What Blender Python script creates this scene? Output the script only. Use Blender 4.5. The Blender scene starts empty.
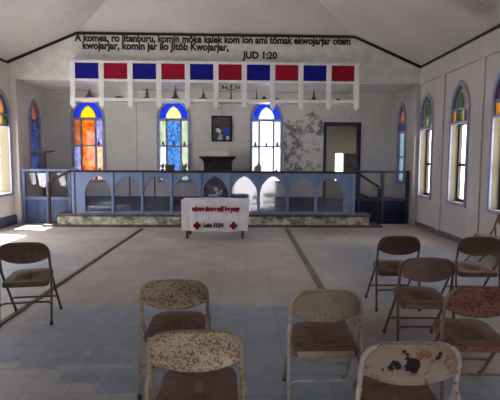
import bpy, bmesh, math, random
from mathutils import Vector, Matrix
random.seed(7)
PI = math.pi
SC = bpy.context.scene
COL = SC.collection

# ------------------------------------------------------------------ camera
EYE = 1.6
cd = bpy.data.cameras.new('camera')
cam = bpy.data.objects.new('camera', cd); COL.objects.link(cam)
cd.sensor_width = 36.0; cd.lens = 470 / 500 * 36.0
cd.shift_x = -10 / 500
cd.clip_start = 0.05; cd.clip_end = 300
R = (Matrix.Rotation(-0.030, 4, 'Z') @ Matrix.Rotation(PI / 2 - math.atan(41 / 470), 4, 'X')
     @ Matrix.Rotation(math.radians(0.35), 4, 'Z'))
cam.matrix_world = Matrix.Translation((0, 0, EYE)) @ R
SC.camera = cam

# ------------------------------------------------------------------ sky, sun, exposure
SKY = 9.0
w = bpy.data.worlds.new('overcast_sky'); SC.world = w; w.use_nodes = True
bg = w.node_tree.nodes['Background']
bg.inputs[0].default_value = (1.0, 0.965, 0.985, 1); bg.inputs[1].default_value = SKY
sd = bpy.data.lights.new('sun', 'SUN'); sd.energy = 45; sd.angle = math.radians(1.5); sd.color = (1, 0.97, 0.93)
sun = bpy.data.objects.new('sun', sd); COL.objects.link(sun)
sun.rotation_euler = Vector((0.50, -0.10, -1.0)).to_track_quat('-Z', 'Y').to_euler()
SC.view_settings.view_transform = 'Standard'; SC.view_settings.look = 'None'
SC.view_settings.exposure = 0.15; SC.view_settings.gamma = 1.0
SC.view_settings.use_curve_mapping = False
SC.cycles.max_bounces = 10; SC.cycles.diffuse_bounces = 6; SC.cycles.transparent_max_bounces = 16
SC.cycles.use_denoising = True
SC.cycles.sample_clamp_indirect = 6.0
SC.cycles.caustics_reflective = False; SC.cycles.caustics_refractive = False

# ------------------------------------------------------------------ room dimensions
XL, XR = -5.6, 4.20            # nave walls
YB, YF = -2.5, 13.35           # rear wall with added doorway, chancel back wall
YH = 11.4                      # header wall over the chancel opening
ZW = 3.84                      # wall top (dark trim)
ZS = 3.45                      # underside of the header, chancel ceiling
ZC = 0.30                      # chancel floor
TW = 0.22                      # wall thickness

# ------------------------------------------------------------------ materials
def new_mat(name):
    m = bpy.data.materials.new(name); m.use_nodes = True
    nt = m.node_tree
    for n in list(nt.nodes): nt.nodes.remove(n)
    out = nt.nodes.new('ShaderNodeOutputMaterial')
    return m, nt, out

def lk(nt, a, b): nt.links.new(a, b)

def noise(nt, scale, detail=4, rough=0.6, coord=None):
    n = nt.nodes.new('ShaderNodeTexNoise'); n.inputs['Scale'].default_value = scale
    n.inputs['Detail'].default_value = detail; n.inputs['Roughness'].default_value = rough
    if coord is not None: lk(nt, coord, n.inputs['Vector'])
    return n.outputs['Fac']

def ramp(nt, fac, stops):
    r = nt.nodes.new('ShaderNodeValToRGB'); e = r.color_ramp.elements
    while len(e) < len(stops): e.new(0.5)
    for i, (p, c) in enumerate(stops):
        e[i].position = p; e[i].color = c if len(c) == 4 else (*c, 1)
    lk(nt, fac, r.inputs[0]); return r.outputs[0]

def mixc(nt, fac, a, b):
    m = nt.nodes.new('ShaderNodeMix'); m.data_type = 'RGBA'
    for sock, v in ((m.inputs[0], fac), (m.inputs[6], a), (m.inputs[7], b)):
        if hasattr(v, 'is_output'): lk(nt, v, sock)
        elif isinstance(v, (int, float)): sock.default_value = v
        else: sock.default_value = (*v, 1)
    return m.outputs[2]

def math_(nt, op, a, b=None, clamp=False):
    m = nt.nodes.new('ShaderNodeMath'); m.operation = op; m.use_clamp = clamp
    for i, v in enumerate((a, b)):
        if v is None: continue
        if hasattr(v, 'is_output'): lk(nt, v, m.inputs[i])
        else: m.inputs[i].default_value = v
    return m.outputs[0]

def coords(nt, kind='Object'):
    return nt.nodes.new('ShaderNodeTexCoord').outputs[kind]

def principled(nt, out, color, rough=0.7, metal=0.0, bump=None, bstr=0.2, spec=0.4):
    b = nt.nodes.new('ShaderNodeBsdfPrincipled')
    if hasattr(color, 'is_output'): lk(nt, color, b.inputs['Base Color'])
    else: b.inputs['Base Color'].default_value = (*color, 1)
    b.inputs['Roughness'].default_value = rough; b.inputs['Metallic'].default_value = metal
    b.inputs['Specular IOR Level'].default_value = spec
    if bump is not None:
        bn = nt.nodes.new('ShaderNodeBump'); bn.inputs['Strength'].default_value = bstr
        bn.inputs['Distance'].default_value = 0.01
        lk(nt, bump, bn.inputs['Height']); lk(nt, bn.outputs[0], b.inputs['Normal'])
    lk(nt, b.outputs[0], out.inputs[0]); return b

def worn(name, c1, c2, scale=6, rough=0.7, metal=0.0, lo=0.4, hi=0.65, spec=0.4):
    m, nt, out = new_mat(name); co = coords(nt)
    f = noise(nt, scale, 5, 0.65, co)
    principled(nt, out, ramp(nt, f, [(lo, c1), (hi, c2)]), rough, metal, f, 0.15, spec)
    return m

def boxmask(nt, sx, sy, x0, x1, y0, y1, jit, soft=0.02):
    """1 inside the rectangle, with a worn edge"""
    def inside(s, a, b):
        s = math_(nt, 'ADD', s, jit)
        lo = math_(nt, 'MULTIPLY', math_(nt, 'SUBTRACT', s, a), 1 / soft, True)
        hi = math_(nt, 'MULTIPLY', math_(nt, 'SUBTRACT', b, s), 1 / soft, True)
        return math_(nt, 'MULTIPLY', lo, hi)
    return math_(nt, 'MULTIPLY', inside(sx, x0, x1), inside(sy, y0, y1))

def wall_mat(name, base, dark, peel=None):
    m, nt, out = new_mat(name); co = coords(nt)
    f = noise(nt, 1.3, 6, 0.65, co); g = noise(nt, 14, 4, 0.6, co)
    c = ramp(nt, f, [(0.3, dark), (0.62, base)])
    c = mixc(nt, math_(nt, 'MULTIPLY', g, 0.12), c, tuple(x * 0.6 for x in base))
    if peel:
        sp = nt.nodes.new('ShaderNodeSeparateXYZ'); lk(nt, co, sp.inputs[0]); cb = nt.nodes.new('ShaderNodeCombineXYZ')
        lk(nt, sp.outputs[0], cb.inputs[0]); lk(nt, sp.outputs[2], cb.inputs[1])
        br = nt.nodes.new('ShaderNodeTexBrick'); br.inputs['Scale'].default_value = 1; br.inputs['Brick Width'].default_value = 0.42
        br.inputs['Row Height'].default_value = 0.21; br.inputs['Mortar Size'].default_value = 0.007
        br.inputs['Color1'].default_value = (0, 0, 0, 1); br.inputs['Color2'].default_value = (0.12, 0.12, 0.12, 1); br.inputs['Mortar'].default_value = (0.7, 0.7, 0.7, 1)
        lk(nt, cb.outputs[0], br.inputs['Vector'])
        c = mixc(nt, math_(nt, 'MULTIPLY', br.outputs[0], 0.5), c, tuple(x * 0.62 for x in base))
        seam = math_(nt, 'LESS_THAN', math_(nt, 'ABSOLUTE', math_(nt, 'ADD', sp.outputs[0], 3.06)), 0.018)
        c = mixc(nt, math_(nt, 'MULTIPLY', seam, 0.5), c, (0.22, 0.21, 0.20))
        sep = nt.nodes.new('ShaderNodeSeparateXYZ'); lk(nt, co, sep.inputs[0])
        x, z = sep.outputs[0], sep.outputs[2]
        jit = math_(nt, 'MULTIPLY', math_(nt, 'SUBTRACT', noise(nt, 5, 4, 0.7, co), 0.5), 0.5)
        n1 = noise(nt, 5.5, 6, 0.7, co)
        for (x0, x1, z0, z1, th, col) in peel:
            k = boxmask(nt, x, z, x0, x1, z0, z1, jit, 0.08)
            blot = math_(nt, 'MULTIPLY', math_(nt, 'SUBTRACT', n1, th), 9, True)
            c = mixc(nt, math_(nt, 'MULTIPLY', math_(nt, 'MULTIPLY', k, blot), 0.85), c, col)
    principled(nt, out, c, 0.85, 0, g, 0.15, 0.2)
    return m

M = {}
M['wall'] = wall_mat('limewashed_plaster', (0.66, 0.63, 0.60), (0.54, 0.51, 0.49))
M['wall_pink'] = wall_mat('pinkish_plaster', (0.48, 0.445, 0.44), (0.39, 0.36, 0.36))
M['wall_back'] = wall_mat('peeling_plaster', (0.62, 0.60, 0.58), (0.50, 0.485, 0.47), peel=[
    (1.02, 1.62, 1.0, 2.75, 0.44, (0.10, 0.10, 0.115)),
    (1.55, 2.12, 1.2, 2.95, 0.50, (0.12, 0.12, 0.13)),
    (1.98, 2.22, 2.25, 2.75, 0.36, (0.10, 0.10, 0.20)),
    (2.1, 3.9, 2.7, 3.2, 0.58, (0.22, 0.20, 0.20)),
    (3.3, 4.1, 1.2, 2.9, 0.60, (0.30, 0.27, 0.26))])
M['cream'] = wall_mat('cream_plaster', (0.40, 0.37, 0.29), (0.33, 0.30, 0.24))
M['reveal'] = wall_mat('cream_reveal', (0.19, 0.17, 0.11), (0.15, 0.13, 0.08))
M['white_paint'] = worn('white_gloss_paint', (0.60, 0.58, 0.56), (0.74, 0.72, 0.70), 5, 0.5)
M['shelf_white'] = worn('glossy_white_shelf_paint', (0.74, 0.73, 0.73), (0.84, 0.83, 0.83), 5, 0.18, spec=0.6)
M['strip'] = worn('dull_floor_strip', (0.10, 0.085, 0.09), (0.17, 0.145, 0.15), 3, 0.8)
M['black_paint'] = worn('black_paint', (0.012, 0.010, 0.012), (0.025, 0.02, 0.02), 8, 0.6)
M['blue_gray'] = worn('blue_gray_paint', (0.085, 0.115, 0.21), (0.125, 0.16, 0.27), 5, 0.6)
M['frame_blue'] = worn('window_frame_paint', (0.20, 0.22, 0.37), (0.28, 0.30, 0.45), 6, 0.6)
M['rail_blue'] = worn('railing_blue_paint', (0.115, 0.165, 0.29), (0.15, 0.205, 0.345), 4, 0.55)
M['deep_blue'] = worn('deep_blue_paint', (0.025, 0.05, 0.13), (0.05, 0.085, 0.19), 4, 0.5)
M['dim_blue'] = worn('dim_blue_paint', (0.03, 0.034, 0.065), (0.05, 0.055, 0.095), 5, 0.7, spec=0.1)
M['navy_paint'] = worn('navy_paint', (0.009, 0.011, 0.03), (0.015, 0.019, 0.045), 5, 0.8, spec=0.08)
M['dark_wood'] = worn('dark_wood', (0.014, 0.010, 0.010), (0.035, 0.022, 0.018), 9, 0.6, spec=0.2)
M['brown_wood'] = worn('brown_wood', (0.075, 0.034, 0.022), (0.13, 0.06, 0.04), 9, 0.55)
M['dark_brown'] = worn('dark_brown_door', (0.035, 0.018, 0.014), (0.065, 0.032, 0.024), 6, 0.6)
M['sash'] = worn('dark_sash', (0.012, 0.012, 0.013), (0.025, 0.022, 0.022), 9, 0.5)
M['panel_blue'] = worn('blue_panel', (0.009, 0.011, 0.19), (0.014, 0.016, 0.26), 30, 0.6, spec=0.08)
M['panel_red'] = worn('red_panel', (0.25, 0.007, 0.022), (0.33, 0.011, 0.03), 30, 0.6, spec=0.08)
M['chancel_floor'] = worn('chancel_floor_paint', (0.03, 0.03, 0.07), (0.055, 0.055, 0.11), 4, 0.8, spec=0.05)
M['white_cloth'] = worn('white_cloth', (0.66, 0.66, 0.70), (0.80, 0.80, 0.84), 6, 0.85)
M['red_print'] = worn('red_print', (0.27, 0.008, 0.018), (0.36, 0.012, 0.028), 12, 0.8)
M['dark_print'] = worn('dark_print', (0.04, 0.008, 0.02), (0.07, 0.01, 0.03), 12, 0.8)
M['ornament'] = worn('dark_ornament', (0.05, 0.05, 0.05), (0.14, 0.13, 0.13), 25, 0.6)
M['ornament_red'] = worn('red_ornament', (0.14, 0.02, 0.03), (0.20, 0.03, 0.04), 25, 0.6)
M['pale_ceramic'] = worn('pale_ceramic', (0.30, 0.35, 0.45), (0.42, 0.47, 0.56), 8, 0.4)
M['leaf'] = worn('leaf_green', (0.03, 0.09, 0.02), (0.10, 0.22, 0.05), 12, 0.7)
M['ground'] = worn('coral_ground', (0.40, 0.40, 0.39), (0.55, 0.55, 0.53), 0.7, 0.9)
M['blue_trim'] = worn('blue_baseboard_paint', (0.045, 0.05, 0.10), (0.08, 0.085, 0.15), 4, 0.6)

def stone_mat():
    m, nt, out = new_mat('mossy_concrete'); co = coords(nt)
    f = noise(nt, 3.5, 7, 0.7, co); g = noise(nt, 9, 5, 0.7, co)
    c = ramp(nt, f, [(0.38, (0.07, 0.06, 0.055)), (0.47, (0.26, 0.25, 0.18)), (0.58, (0.52, 0.50, 0.42))])
    c = mixc(nt, math_(nt, 'MULTIPLY', math_(nt, 'SUBTRACT', g, 0.5), 5, True), c, (0.14, 0.15, 0.08))
    principled(nt, out, c, 0.9, 0, g, 0.4, 0.2); return m
M['stone'] = stone_mat()
M['stone_edge'] = worn('dark_step_edge', (0.035, 0.025, 0.028), (0.09, 0.07, 0.07), 6, 0.7)

def floor_mat():
    m, nt, out = new_mat('worn_painted_concrete_tiles'); co = coords(nt)
    sep = nt.nodes.new('ShaderNodeSeparateXYZ'); lk(nt, co, sep.inputs[0])
    x, y = sep.outputs[0], sep.outputs[1]
    n1 = noise(nt, 0.9, 6, 0.65, co); n2 = noise(nt, 5, 6, 0.7, co); n3 = noise(nt, 2.2, 5, 0.7, co)
    gray = ramp(nt, n1, [(0.3, (0.29, 0.265, 0.24)), (0.7, (0.44, 0.40, 0.365))])
    blue = ramp(nt, n2, [(0.3, (0.185, 0.232, 0.315)), (0.7, (0.28, 0.325, 0.405))])
    pink = ramp(nt, n2, [(0.3, (0.17, 0.125, 0.135)), (0.7, (0.25, 0.19, 0.20))])
    jit = math_(nt, 'MULTIPLY', math_(nt, 'SUBTRACT', n3, 0.5), 0.8)
    jit3 = math_(nt, 'MULTIPLY', math_(nt, 'SUBTRACT', n3, 0.5), 0.8)
    jit2 = math_(nt, 'MULTIPLY', math_(nt, 'SUBTRACT', n2, 0.5), 0.12)
    c = gray
    def put(c, col, x0, x1, y0, y1, j, soft, s):
        k = boxmask(nt, x, y, x0, x1, y0, y1, j, soft)
        return mixc(nt, math_(nt, 'MULTIPLY', k, s), c, col)
    c = put(c, blue, -2.3, 0.9, 3.0, 5.15, jit3, 0.30, 0.85)
    c = put(c, blue, -0.6, 0.9, 8.9, 10.7, jit, 0.8, 0.6)
    c = put(c, blue, -2.3, 0.2, 7.2, 8.0, jit, 0.6, 0.35)
    c = put(c, blue, -6, -2.36, 3.0, 8.4, jit, 0.8, 0.75)
    c = put(c, blue, -6, 4, -3, 3.4, jit, 0.2, 0.9)
    dkblue = ramp(nt, n2, [(0.3, (0.14, 0.165, 0.22)), (0.7, (0.21, 0.235, 0.29))])
    c = put(c, dkblue, 0.98, 4.3, 4.6, 9.0, jit3, 0.9, 0.9)
    c = put(c, pink, 0.96, 4.2, 9.2, 11.6, jit, 0.8, 0.8)
    c = put(c, pink, 0.75, 2.2, 3.2, 4.9, jit, 0.4, 0.85)
    c = put(c, pink, 1.25, 1.75, 1.9, 3.0, jit2, 0.1, 0.8)
    c = put(c, pink, 2.2, 4.2, 3.0, 6.0, jit, 0.8, 0.6)
    # grey bare tiles showing in the blue near the entrance
    for r in ((-3, -0.72, 1.2, 3.12), (-2.6, -1.02, 3.1, 3.50), (-1.45, -0.86, 3.48, 3.58), (-2.6, -1.75, 3.5, 3.62), (-1.35, -1.28, 3.7, 3.86), (0.1, 0.5, 5.0, 5.35)):
        c = put(c, ramp(nt, n1, [(0.3, (0.33, 0.33, 0.315)), (0.7, (0.43, 0.425, 0.41))]), r[0], r[1], r[2], r[3], jit2, 0.03, 0.9)
    c = put(c, blue, -1.37, -1.03, 3.24, 3.48, jit2, 0.03, 0.9)
    # tile joints
    br = nt.nodes.new('ShaderNodeTexBrick'); br.offset = 0
    br.inputs['Scale'].default_value = 1.0; br.inputs['Mortar Size'].default_value = 0.006
    br.inputs['Brick Width'].default_value = 0.305; br.inputs['Row Height'].default_value = 0.305
    br.inputs['Color1'].default_value = (1, 1, 1, 1); br.inputs['Color2'].default_value = (0.90, 0.90, 0.90, 1)
    br.inputs['Mortar'].default_value = (0.74, 0.72, 0.72, 1); lk(nt, co, br.inputs['Vector'])
    mm = nt.nodes.new('ShaderNodeMix'); mm.data_type = 'RGBA'; mm.blend_type = 'MULTIPLY'
    mm.inputs[0].default_value = 0.8; lk(nt, c, mm.inputs[6]); lk(nt, br.outputs[0], mm.inputs[7])
    principled(nt, out, mm.outputs[2], 0.55, 0, n2, 0.1, 0.35); return m
M['floor'] = floor_mat()

def ceiling_mat():
    m, nt, out = new_mat('painted_ceiling_sheets'); co = coords(nt)
    f = noise(nt, 0.8, 6, 0.6, co); g = noise(nt, 1.7, 6, 0.7, co)
    c = ramp(nt, f, [(0.3, (0.45, 0.42, 0.42)), (0.65, (0.55, 0.51, 0.51))])
    c = mixc(nt, math_(nt, 'MULTIPLY', math_(nt, 'SUBTRACT', g, 0.64), 6, True), c, (0.32, 0.24, 0.20))
    sep = nt.nodes.new('ShaderNodeSeparateXYZ'); lk(nt, co, sep.inputs[0])
    jt = math_(nt, 'MULTIPLY', math_(nt, 'SUBTRACT', g, 0.5), 1.2)
    st = boxmask(nt, sep.outputs[0], sep.outputs[1], 3.2, 4.2, 6.9, 8.2, jt, 0.5)
    c = mixc(nt, math_(nt, 'MULTIPLY', st, 0.6), c, (0.20, 0.13, 0.11))
    j = None
    for s, off in ((sep.outputs[1], 0.35),):
        fr = math_(nt, 'FRACT', math_(nt, 'DIVIDE', math_(nt, 'ADD', s, off + 20), 1.22))
        k = math_(nt, 'LESS_THAN', fr, 0.012)
        j = k if j is None else math_(nt, 'MAXIMUM', j, k)
    c = mixc(nt, math_(nt, 'MULTIPLY', j, 0.35), c, (0.3, 0.27, 0.26))
    principled(nt, out, c, 0.8, 0, None, 0, 0.2); return m
M['ceiling'] = ceiling_mat()

def glass(name, col, var=None, scale=9):
    """coloured obscure window glass; col is about what it shows against the bright sky"""
    m, nt, out = new_mat(name)
    t = nt.nodes.new('ShaderNodeBsdfTransparent'); d = nt.nodes.new('ShaderNodeBsdfTranslucent')
    K = SKY * 2 ** SC.view_settings.exposure
    a = tuple(min(1, v / K) for v in col); b = tuple(min(1, v / K) for v in (var or col))
    f = noise(nt, scale, 4, 0.65, coords(nt))
    lk(nt, ramp(nt, f, [(0.40, a), (0.60, b)]), t.inputs[0])
    lk(nt, ramp(nt, f, [(0.40, tuple(min(1, v * 1.8) for v in a)), (0.60, tuple(min(1, v * 1.8) for v in b))]), d.inputs[0])
    mt = nt.nodes.new('ShaderNodeMixShader'); mt.inputs[0].default_value = 0.5
    lk(nt, t.outputs[0], mt.inputs[1]); lk(nt, d.outputs[0], mt.inputs[2])
    g = nt.nodes.new('ShaderNodeBsdfGlossy'); g.inputs['Roughness'].default_value = 0.1
    mx = nt.nodes.new('ShaderNodeMixShader'); mx.inputs[0].default_value = 0.04
    lk(nt, mt.outputs[0], mx.inputs[1]); lk(nt, g.outputs[0], mx.inputs[2]); lk(nt, mx.outputs[0], out.inputs[0])
    return m
G = dict(
    blue=glass('cobalt_glass', (0.005, 0.035, 0.75), (0.01, 0.06, 1.0), 14),
    yellow=glass('yellow_glass', (1.2, 0.72, 0.0), (1.3, 0.85, 0.02), 14),
    palegold=glass('pale_yellow_glass', (1.3, 1.1, 0.16), (1.4, 1.3, 0.7), 14),
    orange=glass('orange_glass', (0.62, 0.02, 0.0), (1.1, 0.36, 0.0), 6),
    rust=glass('rust_glass', (0.40, 0.06, 0.01), (0.65, 0.22, 0.07), 9),
    peach=glass('peach_glass', (0.75, 0.30, 0.10), (1.0, 0.72, 0.42), 9),
    lavender=glass('lavender_glass', (0.16, 0.17, 0.50), (0.50, 0.50, 0.90), 12),
    skyblue=glass('mottled_blue_glass', (0.01, 0.09, 0.45), (0.14, 0.40, 0.85), 18),
    palegreen=glass('pale_green_glass', (0.45, 0.62, 0.36), (0.70, 0.80, 0.66), 7),
    white=glass('white_glass', (1.2, 1.25, 1.35), (0.85, 0.92, 1.05), 6),
    clear=glass('bright_glass', (2.2, 2.2, 2.3)),
    green=glass('green_glass', (0.03, 0.075, 0.03), (0.07, 0.13, 0.05), 9),
    lime=glass('lime_glass', (0.26, 0.33, 0.04), (0.42, 0.46, 0.09), 9),
    red=glass('red_glass', (0.22, 0.03, 0.03), (0.32, 0.06, 0.05), 9),
    amber=glass('amber_glass', (1.0, 0.36, 0.03), (1.1, 0.55, 0.10), 9),
    violet=glass('violet_glass', (0.06, 0.04, 0.12), (0.10, 0.07, 0.18), 9),
    cyan=glass('pale_cyan_glass', (0.28, 0.50, 0.66), (0.45, 0.68, 0.80), 5),
    teal=glass('dull_green_glass', (0.10, 0.15, 0.12), (0.16, 0.22, 0.18), 9),
    navy=glass('navy_glass', (0.02, 0.04, 0.13), (0.04, 0.08, 0.22), 6),
)
def clear_sheet(name, refl, rough=0.06):
    m, nt, out = new_mat(name)
    t = nt.nodes.new('ShaderNodeBsdfTransparent'); t.inputs[0].default_value = (0.90, 0.91, 0.95, 1)
    g = nt.nodes.new('ShaderNodeBsdfGlossy'); g.inputs['Roughness'].default_value = rough
    d = nt.nodes.new('ShaderNodeBsdfDiffuse'); d.inputs[0].default_value = (0.30, 0.32, 0.42, 1)
    m1 = nt.nodes.new('ShaderNodeMixShader'); m1.inputs[0].default_value = refl
    lk(nt, t.outputs[0], m1.inputs[1]); lk(nt, g.outputs[0], m1.inputs[2])
    m2 = nt.nodes.new('ShaderNodeMixShader'); m2.inputs[0].default_value = 0.06
    lk(nt, m1.outputs[0], m2.inputs[1]); lk(nt, d.outputs[0], m2.inputs[2]); lk(nt, m2.outputs[0], out.inputs[0])
    return m
M['sheet'] = clear_sheet('clear_plastic_sheet', 0.065)

def chair_mat(name, paint, paint2, rust, amount, scale=38, rough=0.42, chips=()):
    """chipped enamel over rusting steel; amount 0..1 of rust speckle"""
    m, nt, out = new_mat(name); co = coords(nt)
    f = noise(nt, 5, 4, 0.6, co); s = noise(nt, scale, 3, 0.7, co); b = noise(nt, 9, 4, 0.6, co)
    c = ramp(nt, f, [(0.35, paint), (0.65, paint2)])
    k = math_(nt, 'MULTIPLY', math_(nt, 'SUBTRACT', math_(nt, 'ADD', math_(nt, 'MULTIPLY', s, 0.75), math_(nt, 'MULTIPLY', b, 0.25)), 0.64 - 0.22 * amount), 14, True)
    c = mixc(nt, math_(nt, 'MULTIPLY', k, 0.9), c, rust)
    if chips:
        sep = nt.nodes.new('ShaderNodeSeparateXYZ'); lk(nt, co, sep.inputs[0])
        q = math_(nt, 'MULTIPLY', math_(nt, 'SUBTRACT', noise(nt, 60, 4, 0.7, co), 0.5), 0.06)
        for (x, z, r) in chips:
            dx = math_(nt, 'SUBTRACT', sep.outputs[0], x); dz = math_(nt, 'SUBTRACT', sep.outputs[2], z)
            d = math_(nt, 'SQRT', math_(nt, 'ADD', math_(nt, 'MULTIPLY', dx, dx), math_(nt, 'MULTIPLY', dz, dz)))
            k = math_(nt, 'MULTIPLY', math_(nt, 'SUBTRACT', r, math_(nt, 'ADD', d, q)), 400, True)
            c = mixc(nt, k, c, (0.012, 0.008, 0.010))
    principled(nt, out, c, rough + 0.1, 0.1, s, 0.12, 0.35); return m

# ------------------------------------------------------------------ mesh builder
class MB:
    def __init__(s): s.bm = bmesh.new(); s.mats = []
    def mi(s, m):
        if m not in s.mats: s.mats.append(m)
        return s.mats.index(m)
    def face(s, pts, mat=None):
        try: f = s.bm.faces.new([s.bm.verts.new(p) for p in pts])
        except ValueError: return
        if mat: f.material_index = s.mi(mat)
        return f
    def box(s, x0, x1, y0, y1, z0, z1, bev=0.0, mat=None, mtx=None):
        r = bmesh.ops.create_cube(s.bm, size=1)
        vs = r['verts']
        for v in vs: v.co = Vector(((x0 + x1) / 2 + v.co.x * (x1 - x0), (y0 + y1) / 2 + v.co.y * (y1 - y0), (z0 + z1) / 2 + v.co.z * (z1 - z0)))
        fs = {f for v in vs for f in v.link_faces}
        if mat:
            for f in fs: f.material_index = s.mi(mat)
        if bev > 0:
            es = {e for v in vs for e in v.link_edges}
            g = bmesh.ops.bevel(s.bm, geom=list(es), offset=bev, segments=2, affect='EDGES', profile=0.6)
            vs = list({v for f in g['faces'] for v in f.verts} | {v for v in vs if v.is_valid})
        if mtx is not None: bmesh.ops.transform(s.bm, matrix=mtx, verts=[v for v in vs if v.is_valid])
        return s
    def tube(s, path, r, n=10, closed=False):
        pts = [Vector(p) for p in path]; N = len(pts); rings = []
        rr = r if isinstance(r, (list, tuple)) else [r] * N
        up = None
        for i, p in enumerate(pts):
            if closed: d = pts[(i + 1) % N] - pts[i - 1]
            else: d = pts[min(i + 1, N - 1)] - pts[max(i - 1, 0)]
            d.normalize()
            if up is None:
                up = Vector((0, 0, 1)) if abs(d.z) < 0.9 else Vector((1, 0, 0))
            a = d.cross(up); a.normalize(); b = a.cross(d); up = b
            rings.append([s.bm.verts.new(p + rr[i] * (math.cos(t) * a + math.sin(t) * b)) for t in [2 * PI * k / n for k in range(n)]])
        for i in range(N if closed else N - 1):
            A, B = rings[i], rings[(i + 1) % N]
            for k in range(n):
                f = s.bm.faces.new((A[k], A[(k + 1) % n], B[(k + 1) % n], B[k])); f.smooth = True
        if not closed:
            s.bm.faces.new(rings[0]); s.bm.faces.new(rings[-1])
        return s
    def lathe(s, prof, c=(0, 0, 0), n=16):
        rings = []
        for r, z in prof:
            rings.append([s.bm.verts.new((c[0] + r * math.cos(2 * PI * k / n), c[1] + r * math.sin(2 * PI * k / n), c[2] + z)) for k in range(n)])
        for A, B in zip(rings, rings[1:]):
            for k in range(n):
                f = s.bm.faces.new((A[k], A[(k + 1) % n], B[(k + 1) % n], B[k])); f.smooth = True
        s.bm.faces.new(rings[0]); s.bm.faces.new(rings[-1]); return s
    def prism(s, poly, to3, w0, w1, mat=None):
        a = [to3(u, v, w0) for u, v in poly]; b = [to3(u, v, w1) for u, v in poly]; n = len(poly)
        s.face(a, mat); s.face(b[::-1], mat)
        for i in range(n): s.face([a[i], a[(i + 1) % n], b[(i + 1) % n], b[i]], mat)
        return s
    def ring(s, outer, inner, to3, w0, w1, closed=True, mat=None):
        n = len(outer)
        for i in range(n if closed else n - 1):
            j = (i + 1) % n
            o0, o1, i0, i1 = outer[i], outer[j], inner[i], inner[j]
            for w_ in (w0, w1): s.face([to3(*o0, w_), to3(*o1, w_), to3(*i1, w_), to3(*i0, w_)], mat)
            s.face([to3(*o0, w0), to3(*o1, w0), to3(*o1, w1), to3(*o0, w1)], mat)
            s.face([to3(*i0, w0), to3(*i1, w0), to3(*i1, w1), to3(*i0, w1)], mat)
        return s
    def build(s, name, mat=None, parent=None, smooth=False, weld=True):
        if weld: bmesh.ops.remove_doubles(s.bm, verts=s.bm.verts, dist=1e-5)
        bmesh.ops.recalc_face_normals(s.bm, faces=s.bm.faces)
        me = bpy.data.meshes.new(name); s.bm.to_mesh(me); s.bm.free()
        if mat: me.materials.append(mat)
        else:
            for m in s.mats: me.materials.append(m)
        if smooth:
            for p in me.polygons: p.use_smooth = True
        o = bpy.data.objects.new(name, me); COL.objects.link(o)
        if parent: o.parent = parent
        return o

def tag(o, label=None, cat=None, group=None, kind=None):
    if label: o['label'] = label
    if cat: o['category'] = cat
    if group: o['group'] = group
    if kind: o['kind'] = kind
    return o
def empty(name, loc=(0, 0, 0), rz=0.0):
    o = bpy.data.objects.new(name, None); COL.objects.link(o)
    o.location = loc; o.rotation_euler = (0, 0, rz); o.empty_display_size = 0.1
    return o
def struct(o, label=None, cat=None): return tag(o, label, cat, None, 'structure')

def arch(a, h, n=10, c=0.0, v=0.0):
    """pointed arch from left spring to tip to right spring"""
    r = (a * a + h * h) / (2 * a); L = []
    amax = math.atan2(h, r - a) if r > a else PI / 2
    for i in range(n + 1):
        t = amax * i / n
        L.append((c + (r - a) - r * math.cos(t), v + r * math.sin(t)))
    return L + [(2 * c - u, vv) for u, vv in reversed(L[:-1])]

def open_wall(mb, to3, u0, u1, v0, v1, ops, t, mat=None, rev=None):
    """wall slab with arched or square openings; op = (c, a, vbottom, vspring, rise)"""
    rev = rev or mat
    def slab(a, b, c, d):
        for w_ in (0, t): mb.face([to3(a, c, w_), to3(b, c, w_), to3(b, d, w_), to3(a, d, w_)], mat)
    u = u0
    for c, a, vb, vs, h in sorted(ops):
        if c - a > u + 1e-6: slab(u, c - a, v0, v1)
        if vb > v0 + 1e-6:
            slab(c - a, c + a, v0, vb)
            mb.face([to3(c - a, vb, 0), to3(c + a, vb, 0), to3(c + a, vb, t), to3(c - a, vb, t)], rev)
        pts = arch(a, h, 10, c, vs) if h > 0 else [(c - a, vs), (c + a, vs)]
        for p, q in zip(pts, pts[1:]):
            for w_ in (0, t): mb.face([to3(*p, w_), to3(*q, w_), to3(q[0], v1, w_), to3(p[0], v1, w_)], mat)
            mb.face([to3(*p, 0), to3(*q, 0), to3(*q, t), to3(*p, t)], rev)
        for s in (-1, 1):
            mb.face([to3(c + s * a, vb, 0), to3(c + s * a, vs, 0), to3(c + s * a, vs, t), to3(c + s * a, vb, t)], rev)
        u = c + a
    if u1 > u: slab(u, u1, v0, v1)
    for vv in (v0, v1): mb.face([to3(u0, vv, 0), to3(u1, vv, 0), to3(u1, vv, t), to3(u0, vv, t)], mat)
    for uu in (u0, u1): mb.face([to3(uu, v0, 0), to3(uu, v1, 0), to3(uu, v1, t), to3(uu, v0, t)], mat)

def left3(u, v, w_): return Vector((XL - w_, u, v))
def right3(u, v, w_): return Vector((XR + w_, u, v))
def back3(u, v, w_): return Vector((u, YF + w_, v))
def ent3(u, v, w_): return Vector((u, YB - w_, v))

# ------------------------------------------------------------------ ground outside, floor
b = MB(); b.box(-60, 60, -40, 60, -0.75, -0.55); struct(b.build('ground_outside', M['ground']))
b = MB(); b.box(XL - 0.2, XR + 0.2, YB - 0.2, YH + 0.25, -0.15, 0.0); struct(b.build('floor', M['floor']))
b = MB()
b.box(XL - 0.2, XR + 0.2, YH + 0.25, YF + 0.2, -0.15, ZC); struct(b.build('floor_chancel', M['chancel_floor']))

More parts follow.
